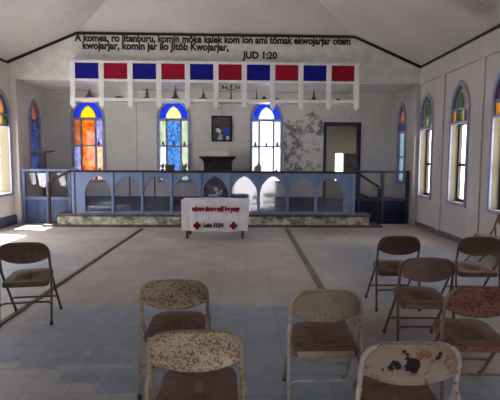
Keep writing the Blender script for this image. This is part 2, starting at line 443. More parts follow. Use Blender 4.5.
# ------------------------------------------------------------------ walls with arched openings
WA = 0.345; WB = 0.76; WS = 2.60; WR = 0.47        # window half width, sill, spring, rise
Y_right = [10.92, 9.22, 7.58, 5.90]
Y_left = [11.0, 7.0, 5.4]
YDL = 9.05                                          # added side door, out of view, to flood the left side with daylight
YCR, YCL = 12.66, 12.72                             # chancel side windows
op = lambda c: (c, WA, WB, WS, WR)
opc = lambda c: (c, 0.27, 1.0, WS, 0.45)
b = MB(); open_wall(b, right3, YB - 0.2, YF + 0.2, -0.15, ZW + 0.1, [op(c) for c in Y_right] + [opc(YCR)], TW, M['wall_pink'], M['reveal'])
struct(b.build('wall_right'))
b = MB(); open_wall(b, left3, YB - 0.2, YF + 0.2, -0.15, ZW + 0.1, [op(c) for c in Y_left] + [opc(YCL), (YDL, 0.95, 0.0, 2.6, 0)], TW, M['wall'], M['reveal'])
struct(b.build('wall_left'))
XW = [-4.40, -2.03, 0.57]
BWA, BWB, BWS, BWR = 0.405, 0.98, 2.70, 0.51
DX, DA = 2.72, 0.46
b = MB(); open_wall(b, back3, XL - 0.2, XR + 0.2, -0.15, ZS + 0.1, [(x, BWA, BWB, BWS, BWR) for x in XW] + [(DX, DA, ZC, 2.57, 0)], TW, M['wall_back'], M['wall_back'])
struct(b.build('wall_back'))
b = MB(); open_wall(b, ent3, XL - 0.2, XR + 0.2, -0.15, 5.4, [(0.05, 0.72, 0.0, 2.3, 0)], TW, M['wall'], M['wall'])  # doorway behind the camera, added for daylight and the rail pane reflections
struct(b.build('wall_added_entrance'))

# ------------------------------------------------------------------ ceiling: sloped sides, sloped end, flat middle
XP1, XP2, ZP = -3.97, 2.58, 4.53
T = 1.45; SL = 0.42; ZT = ZP + SL * T
b = MB()
def cq(*p): b.face(p)
y0 = YB - 0.2
for th in (0, 0.06):
    cq((XL - 0.25, y0, ZW + th - 0.1), (XL - 0.25, YH, ZW + th - 0.1), (XP1, YH, ZP + th), (XP1 + T, YH - T, ZT + th), (XP1 + T, y0, ZT + th))
    cq((XR + 0.25, y0, ZW + th - 0.1), (XR + 0.25, YH, ZW + th - 0.1), (XP2, YH, ZP + th), (XP2 - T, YH - T, ZT + th), (XP2 - T, y0, ZT + th))
    cq((XP1, YH, ZP + th), (XP2, YH, ZP + th), (XP2 - T, YH - T, ZT + th), (XP1 + T, YH - T, ZT + th))
    cq((XP1 + T, y0, ZT + th), (XP1 + T, YH - T, ZT + th), (XP2 - T, YH - T, ZT + th), (XP2 - T, y0, ZT + th))
struct(b.build('ceiling', M['ceiling']))
b = MB(); b.box(XL - 0.1, XR + 0.1, YH + 0.2, YF + 0.1, ZS + 0.005, ZS + 0.1); struct(b.build('ceiling_chancel', M['shelf_white']))

# header wall over the chancel opening
hp = [(XL, ZS), (XL, ZW), (XP1, ZP), (XP2, ZP), (XR, ZW), (XR, ZS)]
h3 = lambda u, v, w_: Vector((u, YH + w_, v))
b = MB(); b.prism(hp, h3, 0.0, 0.24); struct(b.build('wall_header', M['white_paint']))

# dark trim lines along the ceiling edge
def bar_strip(name, pts, to3, half, w0, w1, mat):
    b = MB()
    for (p, q) in zip(pts, pts[1:]):
        d = Vector((q[0] - p[0], q[1] - p[1])); d.normalize(); n = Vector((-d.y, d.x)) * half; e = d * half * 0.4
        b.prism([(p[0] - n.x - e.x, p[1] - n.y - e.y), (q[0] - n.x + e.x, q[1] - n.y + e.y), (q[0] + n.x + e.x, q[1] + n.y + e.y), (p[0] + n.x - e.x, p[1] + n.y - e.y)], to3, w0, w1)
    return struct(b.build(name, mat, weld=False))
bar_strip('trim_1', [(XL, ZW - 0.03), (XP1, ZP - 0.03), (XP2, ZP - 0.03), (XR, ZW - 0.03)], lambda u, v, w_: Vector((u, YH - w_, v)), 0.03, 0.0, 0.03, M['black_paint'])
bar_strip('trim_2', [(YB, ZW - 0.03), (YH, ZW - 0.03)], lambda u, v, w_: Vector((XL + w_, u, v)), 0.03, 0.0, 0.03, M['black_paint'])
bar_strip('trim_3', [(YB, ZW - 0.03), (YH, ZW - 0.03)], lambda u, v, w_: Vector((XR - w_, u, v)), 0.03, 0.0, 0.03, M['black_paint'])
# frieze bands, pilasters, corner piers
b = MB(); b.box(XL - 0.02, XL + 0.035, YB, YH - 0.001, 3.40, ZW - 0.06, 0.006); struct(b.build('trim_4', M['wall']))
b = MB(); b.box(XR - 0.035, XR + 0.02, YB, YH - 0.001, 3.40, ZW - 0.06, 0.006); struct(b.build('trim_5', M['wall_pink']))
for i, y in enumerate((10.07, 8.40, 6.74, 5.06)):
    b = MB(); b.box(XR - 0.03, XR + 0.02, y - 0.12, y + 0.12, 0, 3.40, 0.005); struct(b.build('trim_%d' % (6 + i), M['wall_pink']))
b = MB(); b.box(XL - 0.02, XL + 0.14, 11.50, 11.72, 0, ZS, 0.006); struct(b.build('pillar_left', M['wall']))
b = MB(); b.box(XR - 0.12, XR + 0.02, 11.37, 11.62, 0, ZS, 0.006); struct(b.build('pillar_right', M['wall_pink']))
b = MB(); b.box(XL - 0.01, XL + 0.05, YB, YDL - 1.03, 0, 0.22, 0.008); b.box(XL - 0.01, XL + 0.05, YDL + 1.03, 11.50, 0, 0.22, 0.008); struct(b.build('baseboard_left', M['blue_trim']))
b = MB(); b.box(XR - 0.03, XR + 0.01, YB, 11.37, 0, 0.09, 0.008); struct(b.build('baseboard_right', M['strip']))
b = MB(); b.box(XL, DX - DA - 0.08, YF - 0.03, YF + 0.01, ZC, 0.53, 0.006); b.box(DX + DA + 0.08, XR, YF - 0.03, YF + 0.01, ZC, 0.53, 0.006)
struct(b.build('baseboard_back', M['chancel_floor']))
# low strips that border the aisle
for n, x, h_, m_ in (('trim_10', -2.36, 0.028, 'stone_edge'), ('trim_11', 0.94, 0.042, 'strip')):
    b = MB(); b.box(x - h_, x + h_, 0.5, 10.66, -0.01, 0.016, 0.006); struct(b.build(n, M[m_]))

# ------------------------------------------------------------------ chancel step
b = MB(); b.box(-4.40, 2.93, 11.02, YH + 0.25, 0.0, 0.235, 0.01, M['stone']); b.box(-4.43, 2.96, 10.985, YH + 0.25, 0.235, ZC, 0.006, M['stone_edge'])
struct(b.build('floor_step'))
b = MB(); b.box(-4.72, 3.24, 10.93, YH + 0.24, 0.0, 0.05, 0.01); struct(b.build('floor_plinth', M['stone_edge']))

# ------------------------------------------------------------------ windows
wn = [0]
def win_empty(label=None):
    wn[0] += 1
    o = bpy.data.objects.new('window_%d' % wn[0], None); COL.objects.link(o); o.empty_display_size = 0.1
    return struct(o, label)
def outline(c, a, vb, vs, h): return [(c - a, vb)] + arch(a, h, 10, c, vs) + [(c + a, vb)]
def bar(b, to3, u0, u1, v0, v1, w0, w1): b.prism([(u0, v0), (u1, v0), (u1, v1), (u0, v1)], to3, w0, w1)

def arch_panes(b, to3, c, a, vs, h, wp, cols):
    """left wing, right wing, middle pointed light, topmost lozenge"""
    ia, ih = a * 0.55, h * 0.80
    out = arch(a, h, 10, c, vs); inn = arch(ia, ih, 10, c, vs)
    n = len(out); m = n // 2
    for side, col in ((range(0, m), cols[0]), (range(m, n - 1), cols[1])):
        for i in side:
            b.face([to3(*out[i], wp), to3(*out[i + 1], wp), to3(*inn[i + 1], wp), to3(*inn[i], wp)], G[col])
    b.face([to3(*p, wp) for p in inn], G[cols[2]])
    return inn

def side_window(to3, c, a, vb, vs, h, cols, sq, lower='open', label=None):
    r = win_empty(label)
    b = MB(); fw = 0.062
    b.ring(outline(c, a + fw, vb - fw, vs, h + fw * 1.5), outline(c, a - 0.006, vb + 0.006, vs, h - 0.01), to3, -0.03, 0.0)
    b.build('frame', M['frame_blue'], r, weld=False)
    b = MB(); vq = vs - 0.25
    bar(b, to3, c - a, c + a, vs - 0.03, vs + 0.02, -0.005, 0.045)
    bar(b, to3, c - a, c + a, vq - 0.03, vq + 0.02, -0.005, 0.045)
    k = len(sq)
    for i in range(1, k):
        u = c - a + 2 * a * i / k; bar(b, to3, u - 0.011, u + 0.011, vq + 0.02, vs - 0.03, 0.0, 0.04)
    ia = arch(a * 0.55, h * 0.80, 10, c, vs)
    b.ring([(c + (u - c) * 1.10, vs + (v - vs) * 1.05) for u, v in ia], [(c + (u - c) * 0.9, vs + (v - vs) * 0.95) for u, v in ia], to3, 0.0, 0.04, closed=False)
    b.build('muntins', M['frame_blue'], r, weld=False)
    b = MB(); arch_panes(b, to3, c, a, vs, h, 0.02, cols)
    for i, col in enumerate(sq):
        u0 = c - a + 2 * a * i / k; u1 = c - a + 2 * a * (i + 1) / k
        b.face([to3(u0, vq, 0.02), to3(u1, vq, 0.02), to3(u1, vs, 0.02), to3(u0, vs, 0.02)], G[col])
    b.build('stained_glass', None, r)
    b = MB()
    if lower == 'bare':
        b.bm.free()
    elif lower == 'open':
        b.ring([(c - a, vb), (c - a, vq), (c + a, vq), (c + a, vb)], [(c - a + 0.06, vb + 0.06), (c - a + 0.06, vq - 0.05), (c + a - 0.06, vq - 0.05), (c + a - 0.06, vb + 0.06)], to3, 0.14, 0.20)
        vm = (vb + vq) / 2 - 0.05; bar(b, to3, c - a + 0.05, c + a - 0.05, vm - 0.03, vm + 0.03, 0.155, 0.195)
        b.build('sash', M['sash'], r, weld=False)
    else:
        b.ring([(c - a, vb), (c - a, vq), (c + a, vq), (c + a, vb)], [(c - a + 0.04, vb + 0.04), (c - a + 0.04, vq - 0.03), (c + a - 0.04, vq - 0.03), (c + a - 0.04, vb + 0.04)], to3, 0.01, 0.05)
        vm = (vb + vq) / 2; bar(b, to3, c - a + 0.04, c + a - 0.04, vm - 0.02, vm + 0.02, 0.012, 0.045)
        b.build('sash', M['frame_blue'], r, weld=False)
        b = MB(); b.face([to3(c - a, vb, 0.03), to3(c + a, vb, 0.03), to3(c + a, vq, 0.03), to3(c - a, vq, 0.03)], G[lower]); b.build('pane', None, r)
    return r
RC = [(('red', 'teal', 'green'), ['teal', 'lime', 'teal']), (('amber', 'green', 'green'), ['red', 'lime', 'green', 'amber']),
      (('amber', 'violet', 'violet'), ['amber', 'violet', 'amber']), (('amber', 'green', 'red'), ['lime', 'amber', 'green'])]
for i, c in enumerate(Y_right): side_window(right3, c, WA, WB, WS, WR, *RC[i % 4])
for i, c in enumerate(Y_left): side_window(left3, c, WA, WB, WS, WR, ('green', 'violet', 'amber'), ['lime', 'amber', 'green'], 'bare')
side_window(right3, YCR, 0.27, 1.0, WS, 0.45, ('violet', 'rust', 'rust'), ['violet', 'violet'], 'cyan')
side_window(left3, YCL, 0.27, 1.0, WS, 0.45, ('violet', 'red', 'rust'), ['navy', 'navy'], 'navy')

def back_window(c, cols, wing, mid):
    a, vb, vs, h = BWA, BWB, BWS, BWR; to3 = back3
    r = win_empty(); fw = 0.065
    b = MB(); b.ring(outline(c, a + fw, vb - fw, vs, h + fw * 1.4), outline(c, a - 0.01, vb + 0.01, vs, h - 0.015), to3, -0.03, 0.05)
    b.build('frame', M['frame_blue'], r, weld=False)
    b = MB(); u1, u2 = c - a + 0.205, c + a - 0.205; vm = 1.95
    bar(b, to3, c - a, c + a, vs - 0.05, vs + 0.02, -0.02, 0.045)
    bar(b, to3, c - a, c + a, vm - 0.025, vm + 0.015, -0.03, 0.045)
    for u in (u1, u2): bar(b, to3, u - 0.024, u + 0.024, vb, vs - 0.05, -0.01, 0.042)
    ia = arch(a * 0.56, h * 0.70, 10, c, vs)
    b.ring([(c + (u - c) * 1.07, vs + (v - vs) * 1.04) for u, v in ia], [(c + (u - c) * 0.93, vs + (v - vs) * 0.96) for u, v in ia], to3, 0.0, 0.04, closed=False)
    b.build('muntins', M['frame_blue'], r, weld=False)
    b = MB()
    ia, ih = a * 0.56, h * 0.70
    out = arch(a, h, 10, c, vs); inn = arch(ia, ih, 10, c, vs)
    for i in range(len(out) - 1): b.face([to3(*out[i], 0.02), to3(*out[i + 1], 0.02), to3(*inn[i + 1], 0.02), to3(*inn[i], 0.02)], G[wing])
    b.face([to3(*p, 0.02) for p in inn], G[mid])
    us = [c - a, u1, u2, c + a]
    for k in range(3):
        for row, (v0, v1) in enumerate(((vm, vs), (vb, vm))):
            b.face([to3(us[k], v0, 0.02), to3(us[k + 1], v0, 0.02), to3(us[k + 1], v1, 0.02), to3(us[k], v1, 0.02)], G[cols[row][k]])
    b.build('stained_glass', None, r)
back_window(XW[0], (('rust', 'orange', 'lavender'), ('lavender', 'orange', 'peach')), 'blue', 'yellow')
back_window(XW[1], (('palegreen', 'skyblue', 'palegreen'), ('white', 'skyblue', 'palegreen')), 'blue', 'palegold')
back_window(XW[2], (('white', 'clear', 'white'), ('white', 'clear', 'clear')), 'blue', 'clear')

# daylight portals guide sampling to the openings
def portal(name, loc, direction, sx, sy):
    l = bpy.data.lights.new(name, 'AREA'); l.shape = 'RECTANGLE'; l.size = sx; l.size_y = sy
    l.cycles.is_portal = True
    o = bpy.data.objects.new(name, l); COL.objects.link(o); o.location = loc
    o.rotation_euler = Vector(direction).to_track_quat('-Z', 'Y').to_euler()
for c in Y_right: portal('daylight_portal', (XR + TW, c, 1.92), (-1, 0, 0), 0.7, 2.35)
for c in Y_left: portal('daylight_portal', (XL - TW, c, 1.92), (1, 0, 0), 0.7, 2.35)
portal('daylight_portal', (XL - TW, YDL, 1.3), (1, 0, 0), 1.9, 2.6)
portal('daylight_portal', (XR + TW, YCR, 2.0), (-1, 0, 0), 0.55, 2.1)
portal('daylight_portal', (XL - TW, YCL, 2.0), (1, 0, 0), 0.55, 2.1)
for x in XW: portal('daylight_portal', (x, YF + TW, 2.08), (0, -1, 0), 0.68, 2.2)
portal('daylight_portal', (0.05, YB - TW, 1.15), (0, 1, 0), 1.44, 2.3)

# ------------------------------------------------------------------ doorway and the small room behind it
d3 = bpy.data.objects.new('added_door_3', None); COL.objects.link(d3); struct(d3)  # frame of the side door added out of view for light
b = MB(); b.ring([(YDL - 1.02, 0), (YDL - 1.02, 2.67), (YDL + 1.02, 2.67), (YDL + 1.02, 0)], [(YDL - 0.94, 0), (YDL - 0.94, 2.59), (YDL + 0.94, 2.59), (YDL + 0.94, 0)], left3, -0.025, TW * 0.8, closed=False)
b.build('door_frame', M['frame_blue'], d3, weld=False)
dr = bpy.data.objects.new('door_1', None); COL.objects.link(dr); struct(dr)
b = MB(); b.ring([(DX - DA - 0.07, ZC), (DX - DA - 0.07, 2.65), (DX + DA + 0.07, 2.65), (DX + DA + 0.07, ZC)],
                 [(DX - DA + 0.01, ZC), (DX - DA + 0.01, 2.56), (DX + DA - 0.01, 2.56), (DX + DA - 0.01, ZC)], back3, -0.03, TW * 0.8, closed=False)
b.build('door_frame', M['dim_blue'], dr, weld=False)
YV = 15.6
b = MB()
vest3 = lambda u, v, w_: Vector((u, YV + w_, v))
open_wall(b, vest3, 1.6, 4.2, 0.2, 2.9, [(3.10, 0.13, 0.9, 1.80, 0)], 0.12, M['cream'])
b.box(1.5, 1.6, YF + TW, YV + 0.12, 0.2, 2.9, 0, M['cream']); open_wall(b, lambda u, v, w_: Vector((4.2 + w_, u, v)), YF + TW, YV + 0.12, 0.2, 2.9, [(14.6, 0.25, 1.0, 1.9, 0)], 0.1, M['cream'])  # right-hand opening is added out of view to light this room
b.box(1.5, 4.3, YF + TW, YV + 0.12, 2.9, 3.0, 0, M['cream']); b.box(1.5, 4.3, YF + TW, YV + 0.12, 0.15, ZC - 0.001, 0, M['chancel_floor'])
struct(b.build('wall_vestry'))
d2 = bpy.data.objects.new('door_2', None); COL.objects.link(d2); struct(d2)
b = MB(); b.box(3.30, 3.86, YV - 0.05, YV - 0.005, ZC, 1.80, 0.006)
for z0, z1 in ((0.45, 1.0), (1.1, 1.68)): b.box(3.38, 3.78, YV - 0.062, YV - 0.048, z0, z1, 0.005)
b.build('door_leaf', M['dark_brown'], d2)
b = MB(); b.lathe([(0.0001, 0), (0.022, 0.004), (0.028, 0.018), (0.02, 0.034), (0.0001, 0.038)], n=10)
k = b.build('door_handle', M['ornament'], d2); k.location = (3.345, YV - 0.052, 1.08); k.rotation_euler = (PI / 2, 0, 0)
portal('daylight_portal', (4.31, 14.6, 1.45), (-1, 0, 0), 0.5, 0.9)
portal('daylight_portal', (3.12, YV + 0.13, 1.35), (0, -1, 0), 0.31, 0.9)

# ------------------------------------------------------------------ altar rail with nine pointed arches
YR = 11.10
X0, X1 = -4.07, 2.59; ZT0, ZT1 = ZC, 1.27
PITCH = 0.684; C0 = -3.465
root = empty('altar_rail', (0, YR, ZC)); tag(root, 'long blue altar rail with nine pointed arches, across the front of the church', 'altar rail')
root.location = (0, 0, 0)
r3 = lambda u, v, w_: Vector((u, YR + w_, v))
cs = [C0 + PITCH * i for i in range(9)]
b = MB(); open_wall(b, r3, X0 + 0.06, X1 - 0.06, ZT0, ZT1, [(c, 0.308, ZC + 0.05, 0.74, 0.455) for c in cs], 0.045)
b.build('arcade_panel', M['rail_blue'], root)
for i, c in enumerate(cs):
    # some panes are tilted and turned to catch the added doorway's reflection
    lean = {5: 0.041, 6: 0.036, 7: 0.03}.get(i, (0.0, 0.012, -0.015, 0.018, -0.02, 0, 0, 0.012, -0.008)[i])
    yaw = {6: -0.028, 7: -0.034}.get(i, 0.0)
    p3 = lambda u, v, w_: Vector((u, YR + 0.055 + w_ + (v - 0.35) * math.tan(lean) + (u - c) * yaw, v))
    b = MB(); b.prism(outline(c, 0.318, ZC + 0.03, 0.74, 0.47), p3, 0, 0.004)
    b.build('pane', M['sheet'], root)
for i in range(8):
    x = C0 + PITCH * (i + 0.5)
    b = MB(); b.box(x - 0.022, x + 0.022, YR - 0.025, YR - 0.001, ZC, ZT1, 0.005); b.build('batten', M['rail_blue'], root)
for x in (X0 + 0.03, X1 - 0.03):
    b = MB(); b.box(x - 0.035, x + 0.035, YR - 0.03, YR + 0.07, ZC, ZT1, 0.006); b.build('end_post', M['rail_blue'], root)
b = MB(); b.box(X0 - 0.03, X1 + 0.03, YR - 0.06, YR + 0.12, ZT1, ZT1 + 0.045, 0.01); b.build('top_rail', M['dark_wood'], root)

# short open rail sections either side
def side_rail(name, x0, x1, posts, y, label, mp, ml, zt=1.27):
    r = empty(name, ((x0 + x1) / 2, y, 0)); tag(r, label, 'railing', 'side railings of the chancel'); ox = (x0 + x1) / 2
    b = MB(); b.box(x0 - ox, x1 - ox, -0.05, 0.05, zt, zt + 0.06, 0.008); b.build('top_rail', mp, r)
    b = MB(); b.box(x0 - ox, x1 - ox, -0.035, 0.035, 0.58, 0.65, 0.006); b.build('middle_rail', mp, r)
    b = MB(); b.box(x0 - ox, x1 - ox, -0.015, 0.015, 0.0, 0.58)
    n = max(2, int((x1 - x0) / 0.35))
    for i in range(n):
        u = x0 - ox + (x1 - x0) * (i + 0.5) / n; b.box(u - 0.13, u + 0.13, -0.022, -0.014, 0.12, 0.50, 0.003)
    b.build('lower_panel', ml, r)
    for p in posts:
        b = MB(); b.box(p - ox - 0.035, p - ox + 0.035, -0.045, 0.045, 0, zt, 0.006); b.build('post', mp, r)
    return r
side_rail('side_railing', -5.44, -4.10, [-5.40, -4.82, -4.30], 11.60, 'blue open railing left of the altar rail, white cloths hung behind it', M['blue_gray'], M['deep_blue'])
side_rail('side_railing', 2.62, 4.06, [2.80, 3.40, 4.02], 11.60, 'dark-topped blue open railing at the right end, below the chancel doorway', M['dim_blue'], M['navy_paint'])

# stair handrails
def handrail(xa, xb, z1, lower, label):
    r = empty('stair_handrail', (xb, YR + 0.0, 0.05)); tag(r, label, 'handrail', 'stair handrails')
    ox, oy, oz = xb, YR, 0.05
    b = MB(); b.box(-0.028, 0.028, -0.028, 0.028, 0, z1 - 0.065, 0.006); b.build('newel_post', M['dark_wood'], r)
    def slope(z0, z2, nm):
        b = MB(); d = 0.03
        b.prism([(xa - ox, z0 - oz - d), (xb - ox, z2 - oz - d), (xb - ox, z2 - oz + d), (xa - ox, z0 - oz + d)], lambda u, v, w_: Vector((u, w_, v)), -0.03, 0.03)
        b.build(nm, M['dark_wood'], r)
    slope(1.29, z1, 'handrail')
    if lower: slope(0.80, 0.61, 'lower_rail')
handrail(-4.115, -4.60, 1.04, False, 'dark wooden stair handrail with newel post at the left end of altar rail')
handrail(2.635, 3.17, 0.95, True, 'dark wooden stair handrail with lower rail at the right end of altar rail')

# ------------------------------------------------------------------ painted lettering
def text_mesh(s, size, mat, name, parent, loc, width=None, bold=0.0, depth=0.002, align='LEFT'):
    cu = bpy.data.curves.new(name, 'FONT'); cu.body = s; cu.size = size; cu.offset = bold; cu.extrude = depth
    cu.align_x = align; cu.resolution_u = 3
    t = bpy.data.objects.new('tmp', cu); COL.objects.link(t)
    bpy.context.view_layer.update()
    me = bpy.data.meshes.new_from_object(t.evaluated_get(bpy.context.evaluated_depsgraph_get()))
    bpy.data.objects.remove(t); bpy.data.curves.remove(cu)
    xs = [v.co.x for v in me.vertices]
    if width:
        k = width / (max(xs) - min(xs)); mn = min(xs)
        for v in me.vertices: v.co.x = (v.co.x - mn) * k
    me.materials.clear(); me.materials.append(mat)
    o = bpy.data.objects.new(name, me); COL.objects.link(o); o.parent = parent
    o.location = loc; o.rotation_euler = (PI / 2, 0, 0); me.name = name
    return o
ins = empty('painted_inscription', (0, YH, 4.1)); tag(ins, 'black hand-painted scripture lettering on the white wall above the chancel', 'inscription')
yy = -0.004
text_mesh('A komea, ro jitenburu, komin möke kalek kom ion ami tömak ekwojarjar otem', 0.235, M['black_paint'], 'text_line', ins, (-4.02, yy, 4.325 - 4.1), 6.50, 0.011)
text_mesh('kwojarjar, komin jar ilo Jitöb Kwojarjar,', 0.235, M['black_paint'], 'text_line', ins, (-3.84, yy, 4.150 - 4.1), 3.42, 0.011)
text_mesh('JUD 1:20', 0.225, M['black_paint'], 'text_line', ins, (-0.10, yy, 3.975 - 4.1), 0.83, 0.010)

# ------------------------------------------------------------------ hanging display shelf of ten coloured panels
sh = empty('hanging_display_shelf', (0, YH - 0.12, 3.0)); tag(sh, 'white hanging shelf frame under ten alternating blue and red panels', 'shelf')
sh.location = (0, 0, 0)
SX0, SX1 = -4.02, 2.60; NB = 10; BW = (SX1 - SX0) / NB
yf, yb = YH - 0.22, YH - 0.02
for i in range(NB):
    x0 = SX0 + BW * i; x1 = x0 + BW
    b = MB(); b.box(x0 + 0.055, x1 - 0.055, yf + 0.03, yf + 0.05, 3.43, 3.795, 0.004)
    o = b.build('panel', M['panel_blue'] if i % 2 == 0 else M['panel_red'], sh)
    o['label'] = 'blue panel' if i % 2 == 0 else 'red panel'
for i in range(NB + 1):
    x = SX0 + BW * i
    b = MB(); b.box(x - 0.06, x + 0.06, yf, yf + 0.08, 2.80, 3.85, 0.006)
    b.lathe([(0.028, 0), (0.034, 0.03), (0.018, 0.06)], (x, yf + 0.04, 2.745), 8)
    b.build('post', M['shelf_white'], sh)
for z0, z1, nm in ((3.795, 3.855, 'top_rail'), (3.37, 3.43, 'middle_rail')):
    b = MB(); b.box(SX0 - 0.04, SX1 + 0.04, yf + 0.005, yb if z0 > 3.5 else YH + 0.16, z0, z1, 0.005); b.build(nm, M['shelf_white'], sh)
b = MB(); b.box(SX0 - 0.04, SX1 + 0.04, yf + 0.005, YH + 0.16, 2.925, 2.995, 0.005); b.build('shelf', M['shelf_white'], sh)

ZO = 2.996; YO = YH - 0.10
def ornament(i, dx, prof_parts, label, mat='ornament'):
    o = MB(); x = SX0 + BW * (i + 0.5) + dx
    for kind, a in prof_parts:
        if kind == 'l': o.lathe(a, n=12)
        elif kind == 't': o.tube(a[0], a[1], 8)
    r = o.build('shelf_ornament', M[mat]); r.location = (x, YO, ZO)
    return tag(r, label, 'ornament', 'ornaments on the hanging shelf')
ornament(0, 0.02, [('l', [(0.11, 0), (0.09, 0.05), (0.05, 0.09), (0.035, 0.14), (0.006, 0.22)]), ('t', ([(-0.13, 0, 0.01), (0, 0, 0.03), (0.13, 0, 0.02)], 0.012))], 'grey pointed ornament in the leftmost bay of the hanging shelf')
ornament(1, 0.04, [('l', [(0.10, 0), (0.11, 0.02), (0.06, 0.05), (0.01, 0.06)])], 'low dark dish-like ornament in the second bay from the left')
ornament(2, 0.03, [('l', [(0.07, 0), (0.06, 0.04), (0.03, 0.06), (0.045, 0.12), (0.02, 0.17), (0.035, 0.21), (0.008, 0.24)]), ('t', ([(-0.16, 0, 0.01), (0, 0, 0.02), (0.05, 0, 0.02)], 0.012)), ('t', ([(0, 0, 0.18), (-0.06, 0, 0.2), (-0.08, 0, 0.24)], 0.008))], 'dark figurine-shaped ornament in the third bay from the left')
ornament(3, 0.03, [('l', [(0.13, 0), (0.08, 0.03), (0.05, 0.08), (0.03, 0.16), (0.016, 0.22), (0.006, 0.32)]), ('t', ([(-0.04, 0, 0.2), (0, 0, 0.18), (0.05, 0, 0.2)], 0.008))], 'tall dark ornament with a spire over the middle window')
ornament(4, 0.03, [('l', [(0.14, 0), (0.12, 0.02), (0.04, 0.05), (0.03, 0.12), (0.012, 0.16), (0.005, 0.28)])], 'thin dark spiked ornament in the fifth bay from the left')
arms = [('l', [(0.07, 0), (0.05, 0.02), (0.015, 0.04), (0.014, 0.27), (0.035, 0.30), (0.03, 0.33), (0.01, 0.36)])]
for s in (-1, 1):
    arms.append(('t', ([(0, 0, 0.22), (s * 0.07, 0, 0.24), (s * 0.13, 0, 0.27), (s * 0.20, 0, 0.28)], 0.012)))
    for q in (0.11, 0.19): arms.append(('t', ([(s * q, 0, 0.25), (s * q, 0, 0.33)], 0.02)))
ornament(5, 0.02, arms, 'dark branched candelabrum in the sixth bay from the left')
ornament(6, -0.04, [('t', ([(-0.16, 0, 0.015), (0, 0, 0.02), (0.1, 0, 0.015)], 0.014)), ('l', [(0.02, 0), (0.015, 0.1), (0.004, 0.26)])], 'thin dark spike on a flat base in the seventh bay')
ornament(6, 0.14, [('l', [(0.05, 0), (0.06, 0.04), (0.04, 0.07), (0.01, 0.09)])], 'small red ornament near the seventh bay right post', 'ornament_red')
ornament(7, -0.22, [('l', [(0.04, 0), (0.045, 0.03), (0.02, 0.05), (0.005, 0.055)])], 'tiny dark lump at the left of the eighth bay')
ornament(8, 0.0, [('t', ([(-0.16, 0, 0.012), (0.16, 0, 0.012)], 0.014)), ('l', [(0.07, 0), (0.05, 0.05), (0.025, 0.12), (0.016, 0.18), (0.005, 0.25)])], 'dark spire ornament in the second bay from the right')
ornament(9, -0.08, [('l', [(0.05, 0), (0.055, 0.03), (0.03, 0.05), (0.01, 0.06)])], 'small dark lump in the rightmost bay of the hanging shelf')

# ------------------------------------------------------------------ things on the chancel back wall
pic = empty('framed_picture', (-0.685, YF - 0.002, 2.44)); tag(pic, 'dark framed picture with a bright blue reflection painted on, between the middle and right windows', 'picture')
f3 = lambda u, v, w_: Vector((u, -w_, v))
b = MB(); b.ring([(-0.29, -0.36), (-0.29, 0.36), (0.29, 0.36), (0.29, -0.36)], [(-0.24, -0.31), (-0.24, 0.31), (0.24, 0.31), (0.24, -0.31)], f3, 0.0, 0.04); b.build('frame', M['dark_wood'], pic, weld=False)
M['pic_dark'] = worn('picture_dark_ground', (0.03, 0.03, 0.04), (0.09, 0.08, 0.09), 7, 0.4)
M['pic_refl_blue'] = worn('painted_reflection_blue', (0.02, 0.03, 0.42), (0.04, 0.06, 0.60), 9, 0.4)
M['pic_refl_pale'] = worn('painted_reflection_pale', (0.45, 0.45, 0.45), (0.75, 0.75, 0.72), 14, 0.4)
b = MB(); b.prism([(-0.25, -0.32), (0.25, -0.32), (0.25, 0.32), (-0.25, 0.32)], f3, 0.0, 0.012, M['pic_dark'])
b.prism([(0.04, -0.17), (0.23, -0.18), (0.24, -0.01), (0.05, 0.01)], f3, 0.012, 0.015, M['pic_refl_blue'])  # blue and pale shapes paint a window's reflection on the picture glass
b.prism([(-0.17, -0.06), (-0.04, -0.14), (-0.02, -0.06), (-0.08, 0.01), (-0.15, 0.01)], f3, 0.012, 0.015, M['pic_refl_pale'])
b.prism([(0.12, -0.30), (0.20, -0.31), (0.21, -0.20), (0.13, -0.21)], f3, 0.012, 0.015, M['pic_refl_pale'])
b.prism([(-0.12, -0.31), (0.02, -0.31), (0.01, -0.17), (-0.06, -0.15)], f3, 0.012, 0.015, M['pale_ceramic'])
b.build('picture_sheet', None, pic, weld=False)
b = MB(); b.box(-0.025, 0.025, -0.03, 0, -0.17, 0.13, 0.004); b.box(-0.10, 0.10, -0.03, 0, -0.02, 0.035, 0.004)
o = b.build('wall_cross', M['pale_ceramic']); o.location = (-0.68, YF - 0.002, 2.98); tag(o, 'small faded blue-grey cross on the wall above the dark framed picture', 'cross')

alt = empty('altar_table', (-0.76, 12.85, ZC + 0.0)); tag(alt, 'dark wooden altar with a wide flared top, behind the altar rail', 'altar')
b = MB(); b.box(-0.37, 0.37, -0.25, 0.25, 0.08, 1.20, 0.012)
b.box(-0.30, 0.30, -0.262, -0.248, 0.22, 1.0, 0.006); b.build('body', M['dark_wood'], alt)
b = MB(); b.box(-0.42, 0.42, -0.28, 0.28, 0, 0.08, 0.01); b.build('base', M['dark_wood'], alt)
b = MB()
prof = [(0.37, 1.20), (0.39, 1.24), (0.41, 1.28), (0.46, 1.31), (0.48, 1.32), (0.48, 1.365)]
pts = [[(-r, -(r - 0.12), z), (r, -(r - 0.12), z), (r, r - 0.12, z), (-r, r - 0.12, z)] for r, z in prof]
for A, B in zip(pts, pts[1:]):
    for k in range(4): b.face([A[k], A[(k + 1) % 4], B[(k + 1) % 4], B[k]])
b.face(pts[0]); b.face(pts[-1]); b.build('flared_top', M['dark_wood'], alt)
b = MB(); b.box(-0.27, 0.27, -0.10, 0.10, 0, 0.13, 0.01)
for u in (-0.18, 0, 0.18): b.box(u - 0.075, u + 0.075, -0.108, -0.098, 0.025, 0.105, 0.004)
